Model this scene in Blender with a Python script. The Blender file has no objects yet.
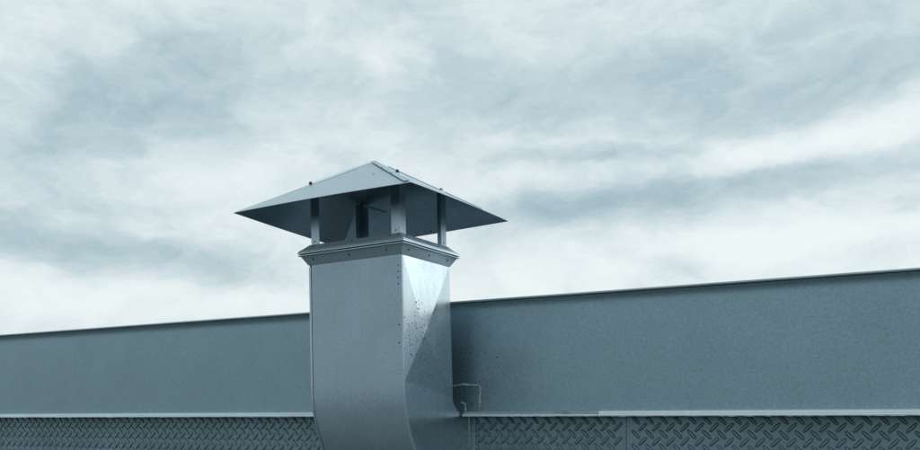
import bpy, bmesh, math, random
from mathutils import Vector, Matrix, Euler

random.seed(7)
scene = bpy.context.scene
R = math.radians

# ------------------------------------------------------------------ camera
H = 1.70                                   # eye height above the ground
FPX, CX, CY = 907.0, 460.0, 420.3          # focal length / principal point in photo pixels (920 x 450)
YAW = R(29.0785)
cam_d = bpy.data.cameras.new('camera')
cam = bpy.data.objects.new('camera', cam_d)
scene.collection.objects.link(cam)
cam.location = (0, 0, H)
cam.rotation_euler = (R(90), 0, YAW)
cam_d.sensor_width = 36.0
cam_d.lens = FPX / 920.0 * 36.0
cam_d.shift_y = (CY - 225.0) / 920.0       # level camera with a raised frame: verticals stay upright
cam_d.clip_start = 0.05
cam_d.clip_end = 2000
scene.camera = cam
CR = Vector((math.cos(YAW), math.sin(YAW), 0))
CF = Vector((-math.sin(YAW), math.cos(YAW), 0))

# ------------------------------------------------------------------ sun, view
SUN_EL, SUN_DIR = R(31), Vector((0.70, 0.71, 0)).normalized()
sun_d = bpy.data.lights.new('sun', 'SUN')
sun_d.energy = 1.5
sun_d.angle = R(22)
sun_d.color = (0.93, 0.98, 1.0)
sun = bpy.data.objects.new('sun', sun_d)
scene.collection.objects.link(sun)
to_sun = SUN_DIR * math.cos(SUN_EL) + Vector((0, 0, math.sin(SUN_EL)))
sun.rotation_euler = to_sun.to_track_quat('Z', 'Y').to_euler()
sun.location = (6, 8, 12)
vs = scene.view_settings
vs.view_transform = 'Standard'
vs.look = 'None'
vs.exposure = 0.0
vs.gamma = 1.0
vs.use_curve_mapping = False

# ------------------------------------------------------------------ world: overcast sky
world = bpy.data.worlds.new('World')
scene.world = world
world.use_nodes = True
wt = world.node_tree
wt.nodes.clear()


def wn(kind, **kw):
    n = wt.nodes.new(kind)
    for k, v in kw.items():
        setattr(n, k, v)
    return n


def wlink(a, b):
    wt.links.new(a, b)


def wmath(op, a, b=None, c=None):
    n = wn('ShaderNodeMath', operation=op)
    for i, x in enumerate((a, b, c)):
        if x is None:
            continue
        if isinstance(x, (int, float)):
            n.inputs[i].default_value = x
        else:
            wlink(x, n.inputs[i])
    return n.outputs[0]


tc = wn('ShaderNodeTexCoord')
# gentle domain warp so that no cloud edge is a clean curve
wz = wn('ShaderNodeTexNoise')
wz.inputs['Scale'].default_value = 5.0
wz.inputs['Detail'].default_value = 5.0
wz.inputs['Roughness'].default_value = 0.6
mapw = wn('ShaderNodeMapping')
mapw.inputs['Rotation'].default_value = (0, 0, -YAW)
mapw.inputs['Scale'].default_value = (1.0, 1.0, 2.2)
wlink(tc.outputs['Generated'], mapw.inputs['Vector'])
wlink(mapw.outputs['Vector'], wz.inputs['Vector'])
sub = wn('ShaderNodeVectorMath', operation='SUBTRACT')
sub.inputs[1].default_value = (0.5, 0.5, 0.5)
wlink(wz.outputs['Color'], sub.inputs[0])
mul = wn('ShaderNodeVectorMath', operation='MULTIPLY')
mul.inputs[1].default_value = (0.22, 0.22, 0.075)
wlink(sub.outputs[0], mul.inputs[0])
wadd = wn('ShaderNodeVectorMath', operation='ADD')
wlink(tc.outputs['Generated'], wadd.inputs[0])
wlink(mul.outputs[0], wadd.inputs[1])
warped = wadd.outputs[0]


def noise(scale, detail, rough, stretch, roll=0.0, off=(0, 0, 0)):
    m = wn('ShaderNodeMapping')
    m.vector_type = 'TEXTURE'
    m.inputs['Location'].default_value = off
    m.inputs['Rotation'].default_value = (0, roll, YAW)
    m.inputs['Scale'].default_value = stretch
    wlink(warped, m.inputs['Vector'])
    n = wn('ShaderNodeTexNoise')
    n.inputs['Scale'].default_value = scale
    n.inputs['Detail'].default_value = detail
    n.inputs['Roughness'].default_value = rough
    wlink(m.outputs['Vector'], n.inputs['Vector'])
    return wmath('SUBTRACT', n.outputs[0], 0.5)


def cloud(px, py, sx, sy, tilt, w):
    """a soft bank of cloud; place and size given as photo bearing, stored as a world direction"""
    d = (CF + CR * ((px - CX) / FPX) + Vector((0, 0, 1)) * ((CY - py) / FPX))
    L = d.length
    d = d / L
    az = math.atan2(-d.x, d.y)
    m = wn('ShaderNodeMapping')
    m.vector_type = 'TEXTURE'
    m.inputs['Location'].default_value = d
    m.inputs['Rotation'].default_value = (0, -R(tilt), az)
    m.inputs['Scale'].default_value = (sx / FPX / L, 0.5, sy / FPX / L)
    wlink(warped, m.inputs['Vector'])
    ln = wn('ShaderNodeVectorMath', operation='LENGTH')
    wlink(m.outputs['Vector'], ln.inputs[0])
    mr = wn('ShaderNodeMapRange', interpolation_type='SMOOTHERSTEP')
    mr.inputs['From Min'].default_value = 1.5
    mr.inputs['From Max'].default_value = 0.0
    mr.inputs['To Min'].default_value = 0.0
    mr.inputs['To Max'].default_value = w
    wlink(ln.outputs['Value'], mr.inputs['Value'])
    return mr.outputs[0]


CLOUDS = [
    # px, py, half width, half height, tilt (deg, + = rising to the right), weight (- dark, + bright)
    (140, 85, 200, 62, 10, -0.26), (60, 190, 130, 55, -10, -0.13), (95, 255, 190, 30, -4, -0.30),
    (250, 268, 110, 26, 4, -0.12), (190, 165, 130, 32, 8, 0.14), (40, 300, 150, 22, 0, 0.12),
    (200, 305, 160, 20, 4, 0.12), (620, 80, 240, 50, 4, -0.20), (850, 78, 130, 36, 8, -0.24),
    (575, 153, 120, 13, 3, -0.26), (690, 195, 260, 27, 4, -0.34), (560, 207, 90, 20, 2, -0.14),
    (905, 205, 26, 14, 20, -0.20), (690, 270, 46, 11, 6, -0.22), (810, 140, 130, 22, 6, 0.34),
    (620, 262, 230, 22, 4, 0.16), (850, 235, 160, 26, 5, 0.16), (400, 50, 60, 26, 20, 0.14),
    (300, 30, 180, 40, 0, 0.03), (10, 40, 60, 30, 20, 0.08), (45, 165, 150, 110, 0, -0.06), (720, 50, 320, 70, 3, -0.10), (270, 105, 60, 16, 20, 0.10), (600, 20, 200, 22, 3, 0.05),
]
acc = 0.68
val = None
for c in CLOUDS:
    o = cloud(*c)
    val = wmath('ADD', o, acc if val is None else val)
sepz = wn('ShaderNodeSeparateXYZ')
wlink(warped, sepz.inputs[0])
hz = wn('ShaderNodeMapRange', interpolation_type='SMOOTHSTEP')       # overcast thins out towards the horizon all round
hz.inputs['From Min'].default_value = 0.34
hz.inputs['From Max'].default_value = 0.06
hz.inputs['To Max'].default_value = 0.15
wlink(sepz.outputs['Z'], hz.inputs['Value'])
val = wmath('ADD', val, hz.outputs[0])
n1 = noise(3.4, 7.0, 0.56, (1.6, 1.6, 0.50), -R(8), (0.3, 0.1, 0.2))
n2 = noise(9.0, 9.0, 0.62, (1.4, 1.4, 0.66), -R(7), (1.3, 0.7, 0.1))
mrc = wn('ShaderNodeMapRange', interpolation_type='SMOOTHSTEP')     # firmer edges on the middle-sized clouds
mrc.inputs['From Min'].default_value = -0.14
mrc.inputs['From Max'].default_value = 0.16
mrc.inputs['To Min'].default_value = -0.32
mrc.inputs['To Max'].default_value = 0.32
wlink(n2, mrc.inputs['Value'])
crisp = mrc.outputs[0]
n3 = noise(24.0, 8.0, 0.64, (1.15, 1.15, 0.85), -R(10), (0.9, 2.7, 0.6))
val = wmath('ADD', val, wmath('MULTIPLY', n1, 0.50))
val = wmath('ADD', val, wmath('MULTIPLY', crisp, 0.25))
val = wmath('ADD', val, wmath('MULTIPLY', n3, 0.50))
ramp = wn('ShaderNodeValToRGB')
cr = ramp.color_ramp
cr.interpolation = 'B_SPLINE'
cr.elements[0].position = 0.0
cr.elements[0].color = (0.285, 0.423, 0.480, 1)
cr.elements[1].position = 1.0
cr.elements[1].color = (0.900, 0.965, 0.965, 1)
for pos, col in ((0.25, (0.383, 0.525, 0.580, 1)), (0.5, (0.548, 0.677, 0.726, 1)), (0.75, (0.765, 0.853, 0.876, 1))):
    e = cr.elements.new(pos)
    e.color = col
wlink(val, ramp.inputs[0])
sky = wn('ShaderNodeTexSky', sky_type='NISHITA')
sky.sun_disc = False
sky.sun_elevation = SUN_EL
sky.sun_rotation = math.atan2(SUN_DIR.x, SUN_DIR.y)
sky.air_density = 1.0
sky.dust_density = 3.0
scl = wn('ShaderNodeVectorMath', operation='SCALE')
scl.inputs['Scale'].default_value = 10.0
wlink(ramp.outputs['Color'], scl.inputs[0])
mix = wn('ShaderNodeMix', data_type='RGBA')
mix.inputs['Factor'].default_value = 0.95
wlink(sky.outputs['Color'], mix.inputs['A'])
wlink(scl.outputs[0], mix.inputs['B'])
bg = wn('ShaderNodeBackground')
bg.inputs['Strength'].default_value = 0.1
wlink(mix.outputs['Result'], bg.inputs['Color'])
out = wn('ShaderNodeOutputWorld')
wlink(bg.outputs[0], out.inputs['Surface'])

# ------------------------------------------------------------------ materials


def metal(name, base, rough=0.4, metallic=0.6, mottle=0.10, grain=0.10, specks=0.0, speck_box=None,
          bump=0.05, wave=0.0, grime=0.0, streak=0.0, mscale=4.0, stain_shade=None):
    m = bpy.data.materials.new(name)
    m.use_nodes = True
    t = m.node_tree
    p = t.nodes['Principled BSDF']
    N = t.nodes.new
    Lk = t.links.new
    co = N('ShaderNodeTexCoord')
    P = co.outputs['Object']

    def tex(scale, detail=4.0, rgh=0.6, vec=P):
        n = N('ShaderNodeTexNoise')
        n.inputs['Scale'].default_value = scale
        n.inputs['Detail'].default_value = detail
        n.inputs['Roughness'].default_value = rgh
        Lk(vec, n.inputs['Vector'])
        return n.outputs[0]

    def mth(op, a, b=0.0, c=0.0):
        n = N('ShaderNodeMath')
        n.operation = op
        for i, x in enumerate((a, b, c)):
            if isinstance(x, (int, float)):
                n.inputs[i].default_value = x
            else:
                Lk(x, n.inputs[i])
        return n.outputs[0]

    def rng(v, a, b, c, d):
        n = N('ShaderNodeMapRange')
        for i, x in enumerate((a, b, c, d)):
            n.inputs[i + 1].default_value = x
        Lk(v, n.inputs[0])
        return n.outputs[0]

    big = tex(mscale, 5.0, 0.62)
    fine = tex(170.0, 2.0, 0.75)
    f2 = tex(110.0, 3.0, 0.7)
    v = mth('ADD', mth('MULTIPLY', mth('SUBTRACT', big, 0.5), 2.4 * mottle), 1.0)
    v = mth('ADD', v, mth('MULTIPLY', mth('SUBTRACT', fine, 0.5), 2.6 * grain))
    v = mth('ADD', v, mth('MULTIPLY', mth('SUBTRACT', f2, 0.5), 1.4 * grain))
    if streak:
        mp = N('ShaderNodeMapping')
        mp.inputs['Scale'].default_value = (38, 38, 2.0)
        Lk(P, mp.inputs['Vector'])
        s = tex(1.0, 4.0, 0.6, mp.outputs[0])
        v = mth('ADD', v, mth('MULTIPLY', mth('SUBTRACT', s, 0.5), streak))
    mixn = N('ShaderNodeMix')
    mixn.data_type = 'RGBA'
    mixn.blend_type = 'MULTIPLY'
    mixn.inputs['Factor'].default_value = 1.0
    mixn.inputs['A'].default_value = (*base, 1)
    cmb = N('ShaderNodeCombineColor')
    for i in range(3):
        Lk(v, cmb.inputs[i])
    Lk(cmb.outputs[0], mixn.inputs['B'])
    colour = mixn.outputs['Result']
    if grime:
        g = rng(tex(9.0, 6.0, 0.7), 0.55, 0.78, 0.0, grime)
        mg = N('ShaderNodeMix')
        mg.data_type = 'RGBA'
        mg.inputs['B'].default_value = (0.018, 0.028, 0.032, 1)
        Lk(g, mg.inputs['Factor'])
        Lk(colour, mg.inputs['A'])
        colour = mg.outputs['Result']
    if stain_shade:                                            # ragged smear: grime plus the duct's shade on the wall, painted into the colour
        (bx, by, bz), (sx, sy, sz), amount = stain_shade
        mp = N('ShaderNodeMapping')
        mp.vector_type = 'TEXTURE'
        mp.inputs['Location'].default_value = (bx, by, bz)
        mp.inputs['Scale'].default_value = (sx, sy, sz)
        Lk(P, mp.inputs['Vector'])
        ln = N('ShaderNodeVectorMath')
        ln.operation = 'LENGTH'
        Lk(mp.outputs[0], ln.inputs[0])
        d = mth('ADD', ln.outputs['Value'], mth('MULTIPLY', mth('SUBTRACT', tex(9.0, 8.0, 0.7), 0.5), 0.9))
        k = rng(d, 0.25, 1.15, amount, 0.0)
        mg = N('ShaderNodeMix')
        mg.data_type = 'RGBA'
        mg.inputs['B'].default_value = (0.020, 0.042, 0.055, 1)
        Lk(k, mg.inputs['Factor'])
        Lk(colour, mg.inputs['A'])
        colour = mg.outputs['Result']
    if specks:
        vo = N('ShaderNodeTexVoronoi')
        vo.inputs['Scale'].default_value = 135.0
        vo.inputs['Randomness'].default_value = 1.0
        Lk(P, vo.inputs['Vector'])
        sep = N('ShaderNodeSeparateColor')
        Lk(vo.outputs['Color'], sep.inputs[0])
        size = mth('MULTIPLY', mth('POWER', sep.outputs[0], 2.0), 0.52)
        dot = mth('LESS_THAN', vo.outputs['Distance'], size)
        dens = mth('GREATER_THAN', sep.outputs[1], 1.0 - specks)
        k = mth('MULTIPLY', dot, dens)
        k = mth('MULTIPLY', k, rng(tex(14.0, 3.0), 0.34, 0.48, 0.1, 1.0))
        if speck_box:
            (bx, by, bz), (sx, sy, sz) = speck_box      # splash patch: centre and reach in object space
            mp = N('ShaderNodeMapping')
            mp.vector_type = 'TEXTURE'
            mp.inputs['Location'].default_value = (bx, by, bz)
            mp.inputs['Scale'].default_value = (sx, sy, sz)
            Lk(P, mp.inputs['Vector'])
            ln = N('ShaderNodeVectorMath')
            ln.operation = 'LENGTH'
            Lk(mp.outputs[0], ln.inputs[0])
            k = mth('MULTIPLY', k, rng(mth('ADD', ln.outputs['Value'], mth('MULTIPLY', sep.outputs[2], 0.5)), 1.0, 1.05, 1.0, 0.0))
        ms = N('ShaderNodeMix')
        ms.data_type = 'RGBA'
        ms.inputs['B'].default_value = (0.010, 0.016, 0.020, 1)
        Lk(mth('MULTIPLY', k, 0.92), ms.inputs['Factor'])
        Lk(colour, ms.inputs['A'])
        colour = ms.outputs['Result']
        Lk(mth('MULTIPLY', mth('SUBTRACT', 1.0, k), metallic), p.inputs['Metallic'])
    else:
        p.inputs['Metallic'].default_value = metallic
    Lk(colour, p.inputs['Base Color'])
    rr = mth('ADD', mth('MULTIPLY', mth('SUBTRACT', tex(7.0, 5.0), 0.5), 0.22), rough)
    rr = mth('ADD', rr, mth('MULTIPLY', mth('SUBTRACT', fine, 0.5), 0.10))
    Lk(rr, p.inputs['Roughness'])
    h = mth('MULTIPLY', f2, 0.00022)
    if wave:
        h = mth('ADD', h, mth('MULTIPLY', tex(2.6, 1.0, 0.4), wave))
    b = N('ShaderNodeBump')
    b.inputs['Strength'].default_value = bump
    b.inputs['Distance'].default_value = 1.0
    Lk(h, b.inputs['Height'])
    Lk(b.outputs[0], p.inputs['Normal'])
    return m


M = {}
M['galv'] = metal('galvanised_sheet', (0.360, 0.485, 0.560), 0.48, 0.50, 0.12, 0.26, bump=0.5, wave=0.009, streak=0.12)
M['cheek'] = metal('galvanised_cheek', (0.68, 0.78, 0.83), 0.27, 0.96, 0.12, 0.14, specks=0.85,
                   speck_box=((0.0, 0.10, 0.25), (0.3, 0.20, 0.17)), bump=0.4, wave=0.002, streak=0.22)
M['cap'] = metal('rain_cap_sheet', (0.45, 0.57, 0.625), 0.38, 0.65, 0.10, 0.16, bump=0.5, wave=0.004, streak=0.05)
M['cap_shade'] = metal('shaded_cap_underside', (0.225, 0.305, 0.365), 0.32, 0.65, 0.30, 0.3, bump=0.5, streak=0.25)  # darker copy of the cap sheet: underside shade put into the colour
M['trim'] = metal('bright_trim', (0.74, 0.84, 0.88), 0.40, 0.20, 0.10, 0.12, bump=0.4)
M['flange'] = metal('galvanised_flange', (0.45, 0.57, 0.635), 0.36, 0.45, 0.12, 0.15, bump=0.4)
M['post'] = metal('angle_post', (0.35, 0.47, 0.53), 0.32, 0.72, 0.10, 0.15, bump=0.3)
M['edge'] = metal('panel_edge_trim', (0.36, 0.46, 0.51), 0.40, 0.5, 0.14, 0.12, bump=0.3, grime=0.3)
M['dull'] = metal('weathered_trim', (0.34, 0.44, 0.49), 0.42, 0.35, 0.30, 0.25, bump=0.4, grime=0.75, mscale=14)
M['panel'] = metal('painted_panel', (0.232, 0.358, 0.420), 0.43, 0.55, 0.09, 0.34, specks=0.75, stain_shade=((-1.74, 3.0, H + 0.08), (0.36, 0.6, 0.40), 0.42),
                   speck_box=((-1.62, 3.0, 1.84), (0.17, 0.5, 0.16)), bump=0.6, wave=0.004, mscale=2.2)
M['panel'].node_tree.nodes['Principled BSDF'].inputs['IOR'].default_value = 1.7
M['tread'] = metal('tread_plate_metal', (0.185, 0.285, 0.335), 0.34, 0.45, 0.24, 0.22, bump=0.5, grime=0.5)
M['lug'] = metal('tread_lug_metal', (0.25, 0.36, 0.415), 0.28, 0.55, 0.30, 0.12, bump=0.3)
M['dirt'] = metal('packed_dirt', (0.055, 0.090, 0.108), 0.8, 0.0, 0.4, 0.4, bump=0.5, mscale=30)
M['bolt'] = metal('dark_bolt', (0.030, 0.050, 0.062), 0.5, 0.6, 0.1, 0.1, bump=0.2)
M['seal'] = metal('sealant', (0.31, 0.40, 0.435), 0.7, 0.0, 0.6, 0.4, bump=0.6, mscale=60)
M['void'] = metal('sooty_liner', (0.04, 0.07, 0.085), 0.7, 0.3, 0.2, 0.2, bump=0.3)


def ground_mat():
    m = bpy.data.materials.new('gravel_ground')
    m.use_nodes = True
    t = m.node_tree
    p = t.nodes['Principled BSDF']
    co = t.nodes.new('ShaderNodeTexCoord')
    n = t.nodes.new('ShaderNodeTexNoise')
    n.inputs['Scale'].default_value = 18.0
    n.inputs['Detail'].default_value = 9.0
    t.links.new(co.outputs['Object'], n.inputs['Vector'])
    r = t.nodes.new('ShaderNodeValToRGB')
    r.color_ramp.elements[0].color = (0.022, 0.030, 0.034, 1)
    r.color_ramp.elements[0].position = 0.3
    r.color_ramp.elements[1].color = (0.060, 0.075, 0.080, 1)
    r.color_ramp.elements[1].position = 0.7
    t.links.new(n.outputs[0], r.inputs[0])
    t.links.new(r.outputs[0], p.inputs['Base Color'])
    p.inputs['Roughness'].default_value = 0.9
    b = t.nodes.new('ShaderNodeBump')
    b.inputs['Distance'].default_value = 0.02
    t.links.new(n.outputs[0], b.inputs['Height'])
    t.links.new(b.outputs[0], p.inputs['Normal'])
    return m


M['ground'] = ground_mat()

# ------------------------------------------------------------------ mesh helpers


def link(name, me, mat, parent=None, smooth=False):
    o = bpy.data.objects.new(name, me)
    scene.collection.objects.link(o)
    if mat is not None and not me.materials:
        me.materials.append(mat)
    if parent is not None:
        o.parent = parent
    if smooth:
        for p in me.polygons:
            p.use_smooth = True
    return o


def mesh(name, verts, faces):
    me = bpy.data.meshes.new(name)
    me.from_pydata([tuple(v) for v in verts], [], faces)
    bm = bmesh.new()
    bm.from_mesh(me)
    bmesh.ops.recalc_face_normals(bm, faces=bm.faces)
    bm.to_mesh(me)
    bm.free()
    me.update()
    return me


def sheet(name, rows, mat, parent, th, nrm=None, smooth=False, angle=None):
    """a grid of points (rows x cols) given a real thickness th along -normal (nrm(i, j) or face normals)"""
    r, c = len(rows), len(rows[0])
    bm = bmesh.new()
    g = [[bm.verts.new(p) for p in row] for row in rows]
    for i in range(r - 1):
        for j in range(c - 1):
            bm.faces.new((g[i][j], g[i][j + 1], g[i + 1][j + 1], g[i + 1][j]))
    bm.normal_update()
    me = bpy.data.meshes.new(name)
    bm.to_mesh(me)
    bm.free()
    o = link(name, me, mat, parent, smooth)
    md = o.modifiers.new('thickness', 'SOLIDIFY')
    md.thickness = abs(th)
    md.offset = -1.0 if th > 0 else 1.0
    if smooth:
        es = o.modifiers.new('sharp_rim', 'EDGE_SPLIT')
        es.split_angle = R(35)
    return o


def empty(name, loc, label, cat, group=None):
    o = bpy.data.objects.new(name, None)
    scene.collection.objects.link(o)
    o.location = loc
    o.empty_display_size = 0.2
    o['label'] = label
    o['category'] = cat
    if group:
        o['group'] = group
    return o


def profile_extrude(name, prof, u0, u1, n, mat, parent, closed=True, jitter=None, smooth=False):
    """extrude a (v, z) profile along the wall"""
    k = len(prof)
    V, Fc = [], []
    for i in range(n + 1):
        u = u0 + (u1 - u0) * i / n
        for j, (v, z) in enumerate(prof):
            dv, dz = jitter(u, j) if jitter else (0, 0)
            V.append((u, v + dv, z + dz))
    for i in range(n):
        for j in range(k if closed else k - 1):
            a, b = i * k + j, i * k + (j + 1) % k
            Fc.append((a, b, b + k, a + k))
    if closed:
        Fc.append(tuple(range(k)))
        Fc.append(tuple(n * k + j for j in range(k)))
    return link(name, mesh(name, V, Fc), mat, parent, smooth)


def tube(name, pts, rad, mat, parent, sides=8, wob=0.0):
    V, Fc = [], []
    n = len(pts)
    for i, p in enumerate(pts):
        p = Vector(p)
        d = (Vector(pts[min(i + 1, n - 1)]) - Vector(pts[max(i - 1, 0)])).normalized()
        a = d.orthogonal().normalized()
        b = d.cross(a)
        r = rad * (1 + random.uniform(-wob, wob))
        for k in range(sides):
            t = 2 * math.pi * k / sides
            V.append(p + a * math.cos(t) * r + b * math.sin(t) * r)
    for i in range(n - 1):
        for k in range(sides):
            k2 = (k + 1) % sides
            Fc.append((i * sides + k, i * sides + k2, (i + 1) * sides + k2, (i + 1) * sides + k))
    Fc.append(tuple(range(sides)))
    Fc.append(tuple((n - 1) * sides + k for k in range(sides)))
    return link(name, mesh(name, V, Fc), mat, parent, True)


def bolt_mesh(name, r, h, sides=10, washer=0.0):
    """domed head on +Z, optional washer"""
    V, Fc = [], []
    rings = []
    if washer:
        rings += [(r * washer, 0.0), (r * washer, h * 0.18), (r * 1.02, h * 0.2)]
    rings += [(r, 0.0 if not washer else h * 0.2), (r, h * 0.55), (r * 0.8, h * 0.85), (r * 0.4, h)]
    for (rr, z) in rings:
        for k in range(sides):
            t = 2 * math.pi * k / sides
            V.append((rr * math.cos(t), rr * math.sin(t), z))
    for i in range(len(rings) - 1):
        for k in range(sides):
            k2 = (k + 1) % sides
            Fc.append((i * sides + k, i * sides + k2, (i + 1) * sides + k2, (i + 1) * sides + k))
    Fc.append(tuple(range(sides)))
    Fc.append(tuple((len(rings) - 1) * sides + k for k in range(sides)))
    me = mesh(name, V, Fc)
    return me


# ------------------------------------------------------------------ ground
bm = bmesh.new()
vs_ = [bm.verts.new(p) for p in ((-600, -600, 0), (600, -600, 0), (600, 600, 0), (-600, 600, 0))]
bm.faces.new(vs_)
me = bpy.data.meshes.new('ground')
bm.to_mesh(me)
bm.free()
g = link('ground', me, M['ground'])
g['kind'] = 'structure'

# ------------------------------------------------------------------ the metal wall
VW = 3.03                      # plane of the parapet sheet
VT = 3.090                     # plane of the tread plate below
U0, U1 = -9.0, 2.6
wall = empty('metal_wall', (0, 0, 0),
             'long blue grey sheet metal wall with plain parapet panel above embossed tread plate', 'wall')

# parapet panel: web + fillet that curls out to a top flange
prof = [(VW, H + 0.028), (VW, H + 0.398)]
for i in range(1, 12):
    t = i / 11
    prof.append((VW - 0.009 * t ** 4.0, H + 0.398 + 0.044 * t))
prof += [(VW - 0.0095, H + 0.4435), (VW + 0.10, H + 0.4435), (VW + 0.10, H + 0.028)]
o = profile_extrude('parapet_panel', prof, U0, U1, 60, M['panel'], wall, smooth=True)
es = o.modifiers.new('sharp_edges', 'EDGE_SPLIT')
es.split_angle = R(30)

# rounded trim along the top edge
prof = [(VW - 0.011, H + 0.4455)]
for i in range(0, 7):
    a = R(-60) + R(150) * i / 6
    prof.append((VW - 0.011 - 0.0045 * math.cos(a), H + 0.4497 + 0.0045 * math.sin(a)))
prof += [(VW + 0.101, H + 0.4542), (VW + 0.101, H + 0.4455)]
profile_extrude('top_edge_trim', prof, U0, U1, 60, M['edge'], wall, smooth=False)

# projecting double-beaded drip edge along the bottom of the parapet
rough_edge = {}


def jit(u, j):
    if j in (0, 1):
        key = (round(u, 3))
        if key not in rough_edge:
            rough_edge[key] = (random.random() ** 3) * 0.0022
        return (0, -rough_edge[key])
    return (0, 0)


prof = [(VW - 0.026, H + 0.0140), (VW - 0.036, H + 0.0145), (VW - 0.037, H + 0.0175), (VW - 0.0325, H + 0.0215),
        (VW - 0.0310, H + 0.0222), (VW - 0.0325, H + 0.0238), (VW - 0.0320, H + 0.0262), (VW - 0.0230, H + 0.0318),
        (VW - 0.0015, H + 0.0335), (VW + 0.012, H + 0.0335), (VW + 0.012, H + 0.0245), (VW - 0.022, H + 0.0200)]
OPEN0, OPEN1 = -2.075, -1.655           # the drip edge is cut away where the duct passes
profile_extrude('drip_edge', prof, U0, OPEN0, 420, M['trim'], wall, jitter=jit)
o = profile_extrude('drip_edge', prof, OPEN1, -1.118, 60, M['dull'], wall, jitter=jit)
o['label'] = 'dark weathered length of drip edge next to the duct'
o.data.materials.append(M['trim'])                    # its lower bead has been rubbed clean
kp = len(prof)
for p in o.data.polygons:
    if len(p.vertices) == 4 and max(o.data.vertices[v].co.z for v in p.vertices) < H + 0.0216 and p.center.y < VW - 0.03:
        p.material_index = 1
profile_extrude('drip_edge', prof, -1.116, U1, 280, M['trim'], wall, jitter=jit)

# tread plate sheets
SEAM = -1.045
sheets = []
P = 0.0497
edges = [(U0, -5.30), (-5.298, -2.20), (-2.198, SEAM - 0.001), (SEAM + 0.001, 0.62), (0.622, U1)]
phase = [0.011, 0.027, 0.004, -0.265 % P, 0.02]
for (a, b) in edges:
    dv = random.uniform(-0.0004, 0.0004)
    V = [(a, VT + dv, 0.32), (b, VT + dv, 0.32), (b, VT + dv, H + 0.026), (a, VT + dv, H + 0.026)]
    V += [(x, y + 0.004, z) for x, y, z in V]
    Fc = [(0, 1, 2, 3), (7, 6, 5, 4), (0, 4, 5, 1), (1, 5, 6, 2), (2, 6, 7, 3), (3, 7, 4, 0)]
    sheets.append(link('tread_plate', mesh('tread_plate', V, Fc), M['tread'], wall))


V = [(x, y, z) for z in (0.30, H + 0.0275) for (x, y) in ((U0 + .01, VT + 0.006), (U1 - .01, VT + 0.006), (U1 - .01, VT + 0.06), (U0 + .01, VT + 0.06))]
link('backing_board', mesh('backing_board', V, [(0, 1, 2, 3), (7, 6, 5, 4), (0, 4, 5, 1), (1, 5, 6, 2), (2, 6, 7, 3), (3, 7, 4, 0)]), M['bolt'], wall)


def lug_geo():
    """one raised bar of the tread pattern, along +X, standing out to -Y"""
    L, Wd, h = 0.0205, 0.0045, 0.0050
    V = []
    n = 9
    for i in range(n):
        s = -1 + 2 * i / (n - 1)
        w = Wd * (1 - abs(s) ** 2.6) ** 0.55 if abs(s) < 1 else 0.0003
        hh = h * (1 - abs(s) ** 3.0)
        x = L * s
        V += [(x, 0.0006, -w), (x, -hh * 0.75, -w * 0.55), (x, -hh, 0), (x, -hh * 0.75, w * 0.55), (x, 0.0006, w)]
    Fc = []
    for i in range(n - 1):
        for j in range(4):
            a = i * 5 + j
            Fc.append((a, a + 1, a + 6, a + 5))
    # thin crust of dirt caught in the root all round the bar
    k = len(V)
    m = 14
    for i in range(m):
        t = 2 * math.pi * i / m
        V.append((math.copysign(abs(math.cos(t)) ** 0.8, math.cos(t)) * (L + 0.0010), -0.00045, math.copysign(abs(math.sin(t)) ** 0.8, math.sin(t)) * (Wd + 0.0017)))
    Fc.append(tuple(range(k, k + m)))
    return V, Fc


LV, LF = lug_geo()
lug_me = {}
for sgn in (1, -1):
    rot = Matrix.Rotation(sgn * R(46), 3, 'Y')
    lug_me[sgn] = mesh('tread_lug', [rot @ Vector(v) for v in LV], LF)
    lug_me[sgn].materials.append(M['lug'])
    lug_me[sgn].materials.append(M['dirt'])
    for p in lug_me[sgn].polygons:
        p.use_smooth = len(p.vertices) == 4
        p.material_index = 1 if len(p.vertices) > 4 else 0


def to_px(p):
    p = Vector(p) - Vector((0, 0, H))
    x, y = p.dot(CR), p.dot(CF)
    return (CX + FPX * x / y, CY - FPX * p.z / y, y) if y > 0.1 else (-9e9, -9e9, 1)


cand = []
for si, (a, b) in enumerate(edges):
    nrow = 26
    for r_ in range(-1, nrow):
        z = H + 0.001 - 0.02485 * r_
        if z > H + 0.010:
            continue
        sg = 1 if r_ % 2 == 0 else -1
        u = a + phase[si] + (0 if r_ % 2 == 0 else P / 2)
        while u < b - 0.012:
            if u > a + 0.012:
                px, py, d = to_px((u, VT, z))
                hid = OPEN0 - 0.12 < u < OPEN1
                vis = -5 < px < 925 and py < 453 and not hid
                cand.append((d if vis else 1e6 + d, si, u, z, sg))
            u += P
cand.sort()
single = [c for c in cand if c[0] < 1e5][:300]
rest = [c for c in cand if c not in set(single)]
for _, si, u, z, sg in single:
    o = bpy.data.objects.new('tread_lug', lug_me[sg])
    scene.collection.objects.link(o)
    o.parent = sheets[si]
    o.location = (u + random.uniform(-.0006, .0006), VT - 0.0004, z + random.uniform(-.0006, .0006))
for si in range(len(edges)):
    V, Fc = [], []
    for _, s2, u, z, sg in rest:
        if s2 != si or u < -6.2 or u > 1.6:
            continue
        rot = Matrix.Rotation(sg * R(46), 3, 'Y')
        k = len(V)
        V += [rot @ Vector(v) + Vector((u, VT - 0.0004, z)) for v in LV]
        Fc += [tuple(i + k for i in f) for f in LF]
    if V:
        o = link('tread_pattern', mesh('tread_pattern', V, Fc), M['lug'], sheets[si], True)
        o['kind'] = 'stuff'
        o.data.materials.append(M['dirt'])
        for p in o.data.polygons:
            p.use_smooth = len(p.vertices) == 4
            p.material_index = 1 if len(p.vertices) > 4 else 0

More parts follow.
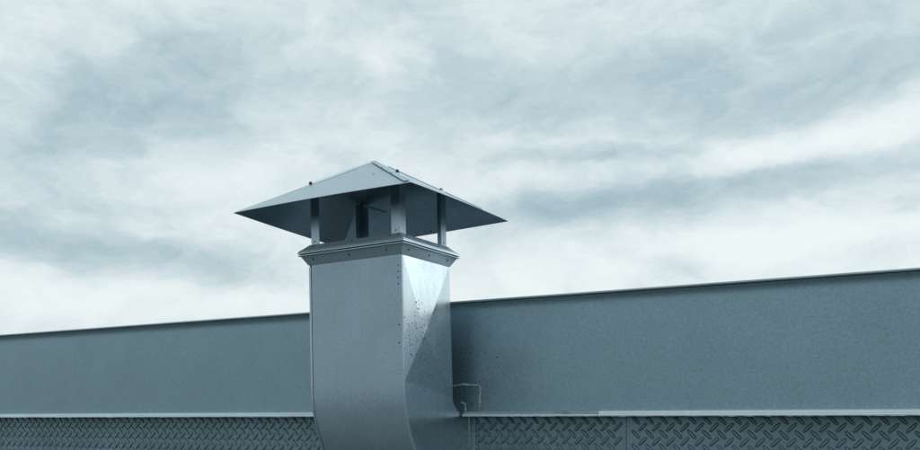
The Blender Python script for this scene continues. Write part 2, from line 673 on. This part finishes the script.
# angle trim beside the duct opening
uo = -1.662
V = []
prof2 = [(0, -0.030), (0.0025, -0.030), (0.0025, -0.005), (0.014, -0.005), (0.014, -0.001), (0.0, -0.001)]
for z in (0.45, H + 0.013):
    V += [(uo + a, VT + b, z) for a, b in prof2]
k = len(prof2)
Fc = [(j, (j + 1) % k, (j + 1) % k + k, j + k) for j in range(k)] + [tuple(range(k)), tuple(range(k, 2 * k))]
link('opening_trim', mesh('opening_trim', V, Fc), M['edge'], wall)

# old sealant beads beside the opening


def wall_pt(px, py, v=VW):
    d = CF + CR * ((px - CX) / FPX) + Vector((0, 0, 1)) * ((CY - py) / FPX)
    return d * (v / d.y) + Vector((0, 0, H))


def bead(pxs, rad):
    pts = []
    for (a, b) in zip(pxs[:-1], pxs[1:]):
        n = max(3, int(math.dist(a, b) / 1.1))
        for i in range(n):
            t = i / n
            p = wall_pt(a[0] + (b[0] - a[0]) * t, a[1] + (b[1] - a[1]) * t)
            pts.append(p + Vector((random.uniform(-1, 1) * .0016, -0.0005, random.uniform(-1, 1) * .0016)))
    pts.append(wall_pt(*pxs[-1]))
    o = tube('sealant_bead', pts, rad, M['seal'], wall, 7, 0.5)
    o['label'] = 'pale uneven bead of old sealant beside the duct opening'
    return o


bead([(452, 386.5), (464.5, 384.8), (472, 385.3), (480.3, 386.4), (480.0, 398), (479.6, 410.5)], 0.0040)
bead([(460.5, 403.2), (465.3, 404.0), (465.8, 411.2)], 0.0042)

# flashing patch outlined by the sealant
pp = [wall_pt(452, 386.8, VW), wall_pt(480, 386.8, VW), wall_pt(479.6, 411, VW), wall_pt(452, 411.4, VW)]
V = [p + Vector((0, -0.0012, 0)) for p in pp] + [p + Vector((0, 0.0005, 0)) for p in pp]
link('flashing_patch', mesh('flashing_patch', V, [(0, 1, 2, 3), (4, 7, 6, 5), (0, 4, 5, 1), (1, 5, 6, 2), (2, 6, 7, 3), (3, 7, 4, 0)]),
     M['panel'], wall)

# ------------------------------------------------------------------ the exhaust chimney
W, D = 0.400, 0.322
P0 = Vector((-1.6678, 2.6059, H))
LEAN, DYAW = 0.0166, -0.0145
ch = empty('exhaust_chimney', P0,
           'grey sheet metal exhaust chimney with pyramid rain cap, its curved elbow entering the wall', 'chimney')
ch.rotation_euler = (Matrix.Rotation(-LEAN, 3, CF) @ Matrix.Rotation(DYAW, 3, 'Z')).to_euler()

ZB, Z0 = 0.568, 0.118          # top of the duct under the collar, start of the elbow
RH = VW - P0.y                  # heel radius, centre of the bend in the wall plane
PEN = 0.16                      # how far it runs on behind the wall face


def path(v0, steps=18, ztop=ZB, nst=7):
    """line followed by a sheet that lies v0 behind the heel: straight down, round the bend, into the wall"""
    pts = [(v0, ztop + (Z0 - ztop) * i / nst) for i in range(nst)]
    r = RH - v0
    for i in range(steps + 1):
        a = math.pi / 2 * i / steps
        pts.append((RH - r * math.cos(a), Z0 - r * math.sin(a)))
    pts.append((RH + PEN, Z0 - r))
    return pts


# front (heel) sheet with its folded corner at the near side
cols = []
SE = -W + 0.0115
for i in range(9):
    cols.append((SE + (-0.005 - SE) * i / 8, 0.0))
for i in range(1, 5):
    a = math.pi / 2 * i / 4
    cols.append((-0.005 + 0.005 * math.sin(a), 0.005 * (1 - math.cos(a))))
cols.append((0.0, 0.013))
rows = []
heel = {}
for (u, v) in cols:
    rows.append([(u, p[0], p[1]) for p in path(v)])
sheet('front_panel', rows, M['galv'], ch, 0.0015, smooth=True)

# standing seam lip down the far edge of the front sheet, a narrow dark joint beside it
lipc = [(-W - 0.0015, 0.012), (-W - 0.0015, 0.001), (-W + 0.0005, -0.0015), (-W + 0.0075, -0.0015), (-W + 0.0085, 0.0), (-W + 0.0085, 0.008)]
rows = [[(u, p[0], p[1]) for p in path(v, ztop=ZB - 0.008)] for (u, v) in lipc]
sheet('seam_lip', rows, M['cap'], ch, 0.0012)
rows = [[(u, p[0], p[1]) for p in path(0.009)] for u in (-W, -W + 0.02)]
sheet('seam_backing', rows, M['bolt'], ch, 0.001)

# near side sheet: cross-broken straight part and a flat elbow cheek
BUL = 0.024
A = Vector((-0.0006, 0.009, ZB))
B = Vector((-0.0006, D, ZB))
C = Vector((-0.0006, D + 0.012, 0.083))
Dn = Vector((-0.0006, 0.009, 0.133))
Cn = Vector((BUL, 0.108, 0.302))
V, Fc = [], []


def tri(a, b, c, n=6):
    k = len(V)
    idx = {}
    for i in range(n + 1):
        for j in range(n + 1 - i):
            idx[i, j] = len(V)
            V.append(a + (b - a) * (i / n) + (c - a) * (j / n))
    for i in range(n):
        for j in range(n - i):
            Fc.append((idx[i, j], idx[i + 1, j], idx[i, j + 1]))
            if j < n - i - 1:
                Fc.append((idx[i + 1, j], idx[i + 1, j + 1], idx[i, j + 1]))


for a, b in ((A, B), (B, C), (C, Dn), (Dn, A)):
    tri(a, b, Cn)
V2, F2 = V, Fc
V, Fc = [], []
ns = 14
hp, tp = [(Dn.y, Dn.z)], [(C.y, C.z)]
rh, rt = RH - 0.009, RH - D
a0 = math.asin(min(1, max(0, (Z0 - C.z) / rt)))
for i in range(ns + 1):
    a = math.pi / 2 * i / ns
    hp.append((RH - rh * math.cos(a), Z0 - rh * math.sin(a)))
    a = max(a, a0 + (math.pi / 2 - a0) * i / ns)
    tp.append((RH - rt * math.cos(a), Z0 - rt * math.sin(a)))
hp.append((RH + PEN, Z0 - rh))
tp.append((RH + PEN, Z0 - rt))
m_ = 6
k0 = len(V)
for h, t in zip(hp, tp):
    for j in range(m_ + 1):
        s = j / m_
        V.append(Vector((-0.0006, h[0] + (t[0] - h[0]) * s, h[1] + (t[1] - h[1]) * s)))
for i in range(len(hp) - 1):
    for j in range(m_):
        a = k0 + i * (m_ + 1) + j
        Fc.append((a, a + 1, a + m_ + 2, a + m_ + 1))


def cheek(name, V, Fc, mat):
    me = mesh(name, V, Fc)
    bm = bmesh.new()
    bm.from_mesh(me)
    bmesh.ops.remove_doubles(bm, verts=bm.verts, dist=0.0004)
    bmesh.ops.recalc_face_normals(bm, faces=bm.faces)
    if sum(f.normal.x * f.calc_area() for f in bm.faces) < 0:
        bmesh.ops.reverse_faces(bm, faces=bm.faces)
    bm.to_mesh(me)
    bm.free()
    o = link(name, me, mat, ch)
    md = o.modifiers.new('thickness', 'SOLIDIFY')
    md.thickness = 0.0012
    md.offset = -1
    return o


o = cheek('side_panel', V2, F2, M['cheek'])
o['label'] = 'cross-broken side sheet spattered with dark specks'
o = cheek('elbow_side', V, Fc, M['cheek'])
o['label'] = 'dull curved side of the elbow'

# far side sheet and back (throat) sheet
rows = []
for s in range(7):
    v0 = 0.004 + (D - 0.006) * s / 6
    rows.append([(-W + 0.0005, p[0], p[1]) for p in path(v0)])
sheet('side_panel', rows, M['galv'], ch, -0.0012)
rows = [[(-W + 0.002 + (W - 0.003) * i / 6, p[0], p[1]) for p in path(D)] for i in range(7)]
sheet('back_panel', rows, M['galv'], ch, -0.0012)

# row of rivets along the near fold
riv = bolt_mesh('rivet', 0.0026, 0.0015, 8)
riv.materials.append(M['bolt'])


def put(me, name, loc, normal, parent):
    o = bpy.data.objects.new(name, me)
    scene.collection.objects.link(o)
    o.parent = parent
    o.location = loc
    o.rotation_euler = Vector(normal).to_track_quat('Z', 'Y').to_euler()
    return o


for z in (0.530, 0.508, 0.488, 0.466, 0.327, 0.265):
    put(riv, 'rivet', (-0.013 + random.uniform(-.001, .001), -0.0002, z), (0, -1, 0), ch)


# collar: two flared flanges bolted rim to rim
def ring(name, prof, mat, parent):
    k = len(prof)
    corners = [(1, -1), (1, 1), (-1, 1), (-1, -1)]
    V, Fc = [], []
    for (su, sv) in corners:
        for (o_, z) in prof:
            V.append((o_ if su > 0 else -W - o_, D + o_ if sv > 0 else -o_, z))
    for i in range(4):
        for j in range(k):
            a, b = i * k + j, i * k + (j + 1) % k
            a2, b2 = ((i + 1) % 4) * k + j, ((i + 1) % 4) * k + (j + 1) % k
            Fc.append((a, b, b2, a2))
    me = mesh(name, V, Fc)
    bm = bmesh.new()
    bm.from_mesh(me)
    bmesh.ops.bevel(bm, geom=[e for e in bm.edges], offset=0.0005, segments=1, affect='EDGES')
    bm.to_mesh(me)
    bm.free()
    return link(name, me, mat, parent)


ZR = 0.6062
low = ring('lower_flange', [(0.0022, ZB - 0.001), (0.0205, ZR - 0.0095), (0.0285, ZR - 0.0078), (0.0285, ZR - 0.0046), (0.0, ZR - 0.0046), (-0.0015, ZB - 0.001)],
           M['flange'], ch)
upp = ring('upper_flange', [(0.0245, ZR - 0.0010), (0.0295, ZR - 0.0006), (0.0295, ZR + 0.0014), (0.0262, ZR + 0.0100), (0.0120, ZR + 0.0210), (-0.002, ZR + 0.0345),
                            (-0.0042, ZR + 0.0338), (-0.0042, ZR - 0.0010)], M['flange'], ch)
ring('flange_gasket', [(0.0195, ZR - 0.0046), (0.0195, ZR - 0.0012), (-0.002, ZR - 0.0012), (-0.002, ZR - 0.0046)], M['bolt'], ch)
scr = bolt_mesh('screw', 0.0034, 0.0032, 8, 1.5)
scr.materials.append(M['bolt'])
nl = Vector((0, -0.9, -0.5)).normalized()
for u in (-W + 0.030, -W / 2 - 0.010, -0.052):
    put(scr, 'screw', (u, -0.0125, ZB + 0.017), (0, -0.83, -0.5), low)
for v in (0.028, D / 2, D - 0.035):
    put(scr, 'screw', (0.0125, v, ZB + 0.017), (0.83, 0, -0.5), low)
for u in (-W + 0.026, -W / 2, -0.040, -0.006):
    put(scr, 'screw', (u, -0.0065, ZR + 0.0243), (0, -0.75, 0.6), upp)
for v in (0.025, D / 2, D - 0.03):
    put(scr, 'screw', (0.0065, v, ZR + 0.0243), (0.75, 0, 0.6), upp)
rim = bolt_mesh('rim_bolt', 0.0040, 0.0060, 6)
rim.materials.append(M['post'])
for (u, v) in ((-W - 0.017, -0.017), (0.019, D + 0.019), (0.018, D * 0.62), (0.019, -0.018)):
    put(rim, 'rim_bolt', (u, v, ZR + 0.0042), (0, 0, 1), upp)

# sooty liner inside the duct mouth
rows = []
for (u, v) in ((-0.012, 0.012), (-0.012, D - 0.012), (-W + 0.012, D - 0.012), (-W + 0.012, 0.012), (-0.012, 0.012)):
    rows.append([(u, v, ZR + 0.012), (u, v, 0.30)])
sheet('liner', rows, M['void'], ch, 0.001)
V = [(-0.004, 0.004, 0.31), (-W + 0.004, 0.004, 0.31), (-W + 0.004, D - 0.004, 0.31), (-0.004, D - 0.004, 0.31)]
V += [(x, y, z - 0.004) for x, y, z in V]
link('damper', mesh('damper', V, [(0, 1, 2, 3), (7, 6, 5, 4), (0, 4, 5, 1), (1, 5, 6, 2), (2, 6, 7, 3), (3, 7, 4, 0)]), M['void'], ch)

# four angle posts
PI_, LG, TH = 0.007, 0.036, 0.0028
ZP0, ZP1 = ZR + 0.020, 0.846


def post(cu, cv, su, sv):
    """corner (cu, cv); legs run su along u and sv along v"""
    pr = [(0, 0), (LG, 0), (LG, TH), (TH, TH), (TH, LG), (0, LG)]
    V = []
    for z in (ZP0, ZP1):
        V += [(cu + su * a, cv + sv * b, z) for a, b in pr]
    k = 6
    Fc = [(j, (j + 1) % k, (j + 1) % k + k, j + k) for j in range(k)] + [(0, 1, 2, 3), (0, 3, 4, 5), (6, 7, 8, 9), (6, 9, 10, 11)]
    o = link('post', mesh('post', V, Fc), M['post'], ch)
    return o


pn = post(-PI_, PI_, -1, 1)
pl = post(-W + PI_, PI_, 1, 1)
pr = post(-PI_, D - PI_, -1, -1)
pb = post(-W + PI_, D - PI_, 1, -1)
for p_, (u, v), n in ((pn, (-PI_ - 0.018, PI_), (0, -1, 0)), (pl, (-W + PI_ + 0.016, PI_), (0, -1, 0)), (pr, (-PI_, D - PI_ - 0.018), (1, 0, 0))):
    put(riv, 'rivet', (u, v, ZP0 + 0.026), n, p_)

# rain cap: hollow pyramid of thin sheet
OV, ZE, ZA, RU = 0.177, 0.7498, 0.957, -0.0175
ec = [Vector((OV + RU, -OV, ZE)), Vector((OV + RU, D + OV, ZE)), Vector((-W - OV + RU, D + OV, ZE)), Vector((-W - OV + RU, -OV, ZE))]
ec[2] += Vector((-0.012, -0.030, -0.024))          # this corner of the thin cap is bent down
ap = Vector((-W / 2 + RU, D / 2, ZA))
TC = 0.0016
cap = None
V, Fc = [], []
n = 12
idx = {}


def cap_pt(f, i, j):
    """facet f, i steps from apex to eave, j along"""
    a, b = ec[f], ec[(f + 1) % 4]
    if i == 0:
        return ap.copy()
    t = j / i
    s = i / n
    p = ap + (a - ap) * s * (1 - t) + (b - ap) * s * t
    sag = math.sin(math.pi * t) * s * s
    p.z += 0.0035 * sag * (1 if f in (3, 0) else -0.6)     # thin sheet: eaves bow a little
    return p


for f in range(4):
    for i in range(n + 1):
        for j in range(i + 1):
            idx[f, i, j] = len(V)
            V.append(cap_pt(f, i, j))
    for i in range(n):
        for j in range(i + 1):
            Fc.append((idx[f, i, j], idx[f, i + 1, j], idx[f, i + 1, j + 1]))
            if j < i:
                Fc.append((idx[f, i, j], idx[f, i + 1, j + 1], idx[f, i, j + 1]))
me = mesh('rain_cap', V, Fc)
bm = bmesh.new()
bm.from_mesh(me)
bmesh.ops.remove_doubles(bm, verts=bm.verts, dist=0.0003)
bmesh.ops.recalc_face_normals(bm, faces=bm.faces)
if sum(f.normal.z for f in bm.faces) < 0:
    bmesh.ops.reverse_faces(bm, faces=bm.faces)
bm.to_mesh(me)
bm.free()
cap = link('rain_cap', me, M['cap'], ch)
me.materials.append(M['cap_shade'])
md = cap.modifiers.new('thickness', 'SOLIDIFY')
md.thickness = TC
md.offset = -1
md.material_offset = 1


def hip_strip(name, corner, other, s0, s1, w, lift0, lift1, th, mat):
    """folded tab lying along the hip apex->corner on the facet towards corner `other`"""
    d = (corner - ap)
    e = (other - corner)
    nrm = d.cross(e).normalized()
    if nrm.z < 0:
        nrm = -nrm
    q = (e - d * (e.dot(d) / d.dot(d))).normalized()
    V = []
    a, b = ap + d * s0, ap + d * s1
    for th_ in (0, th):
        for (p, ww, l) in ((a, -0.002, lift0), (a, w, lift1), (b, w, lift1), (b, -0.002, lift0)):
            V.append(p + q * ww + nrm * (l + th_))
    Fc = [(0, 1, 2, 3), (7, 6, 5, 4), (0, 4, 5, 1), (1, 5, 6, 2), (2, 6, 7, 3), (3, 7, 4, 0)]
    return link(name, mesh(name, V, Fc), mat, cap), nrm, q, d


st, nrm, q, d = hip_strip('hip_tab', ec[0], ec[3], 0.03, 0.95, 0.016, 0.0008, 0.0042, 0.0012, M['cap'])
for s, w in ((0.36, 0.015), (0.62, 0.015)):
    put(riv, 'rivet', ap + d * s + q * w + nrm * 0.0053, nrm, st)
put(riv, 'rivet', ap + d * 0.42 + q * 0.055 + nrm * 0.0003, nrm, cap)
hip_strip('hip_tab', ec[3], ec[0], 0.14, 0.44, 0.024, 0.0030, 0.0006, 0.0010, M['trim'])
hip_strip('hip_tab', ec[1], ec[2], 0.10, 0.80, 0.024, 0.0005, 0.002, 0.0012, M['cap'])
bl = bolt_mesh('bolt', 0.0056, 0.0088, 8, 1.35)
bl.materials.append(M['bolt'])
for f, s in ((0, 0.50), (1, 0.49), (2, 0.50), (3, 0.46)):
    dd = ec[f] - ap
    p = ap + dd * s
    off = Vector((0.014, 0.016, 0)) if f == 0 else Vector((0, 0, 0))
    p = p + off
    if f == 0:
        p.z -= 0.004
    put(bl, 'bolt', p + Vector((0, 0, 0.0005)), (0, 0, 1), cap)

# brace under the cap from the back post
V = []
a, b = Vector((-W + 0.03, D - 0.02, 0.835)), Vector((-W + 0.135, D - 0.02, 0.795))
sd = Vector((0, 0.3, 1)).normalized() * 0.009
tk = Vector((0, -1, 0.3)).normalized() * 0.0025
for t in (Vector(), tk):
    V += [a + t, b + t, b + sd + t, a + sd + t]
link('brace', mesh('brace', V, [(0, 1, 2, 3), (7, 6, 5, 4), (0, 4, 5, 1), (1, 5, 6, 2), (2, 6, 7, 3), (3, 7, 4, 0)]), M['trim'], ch)
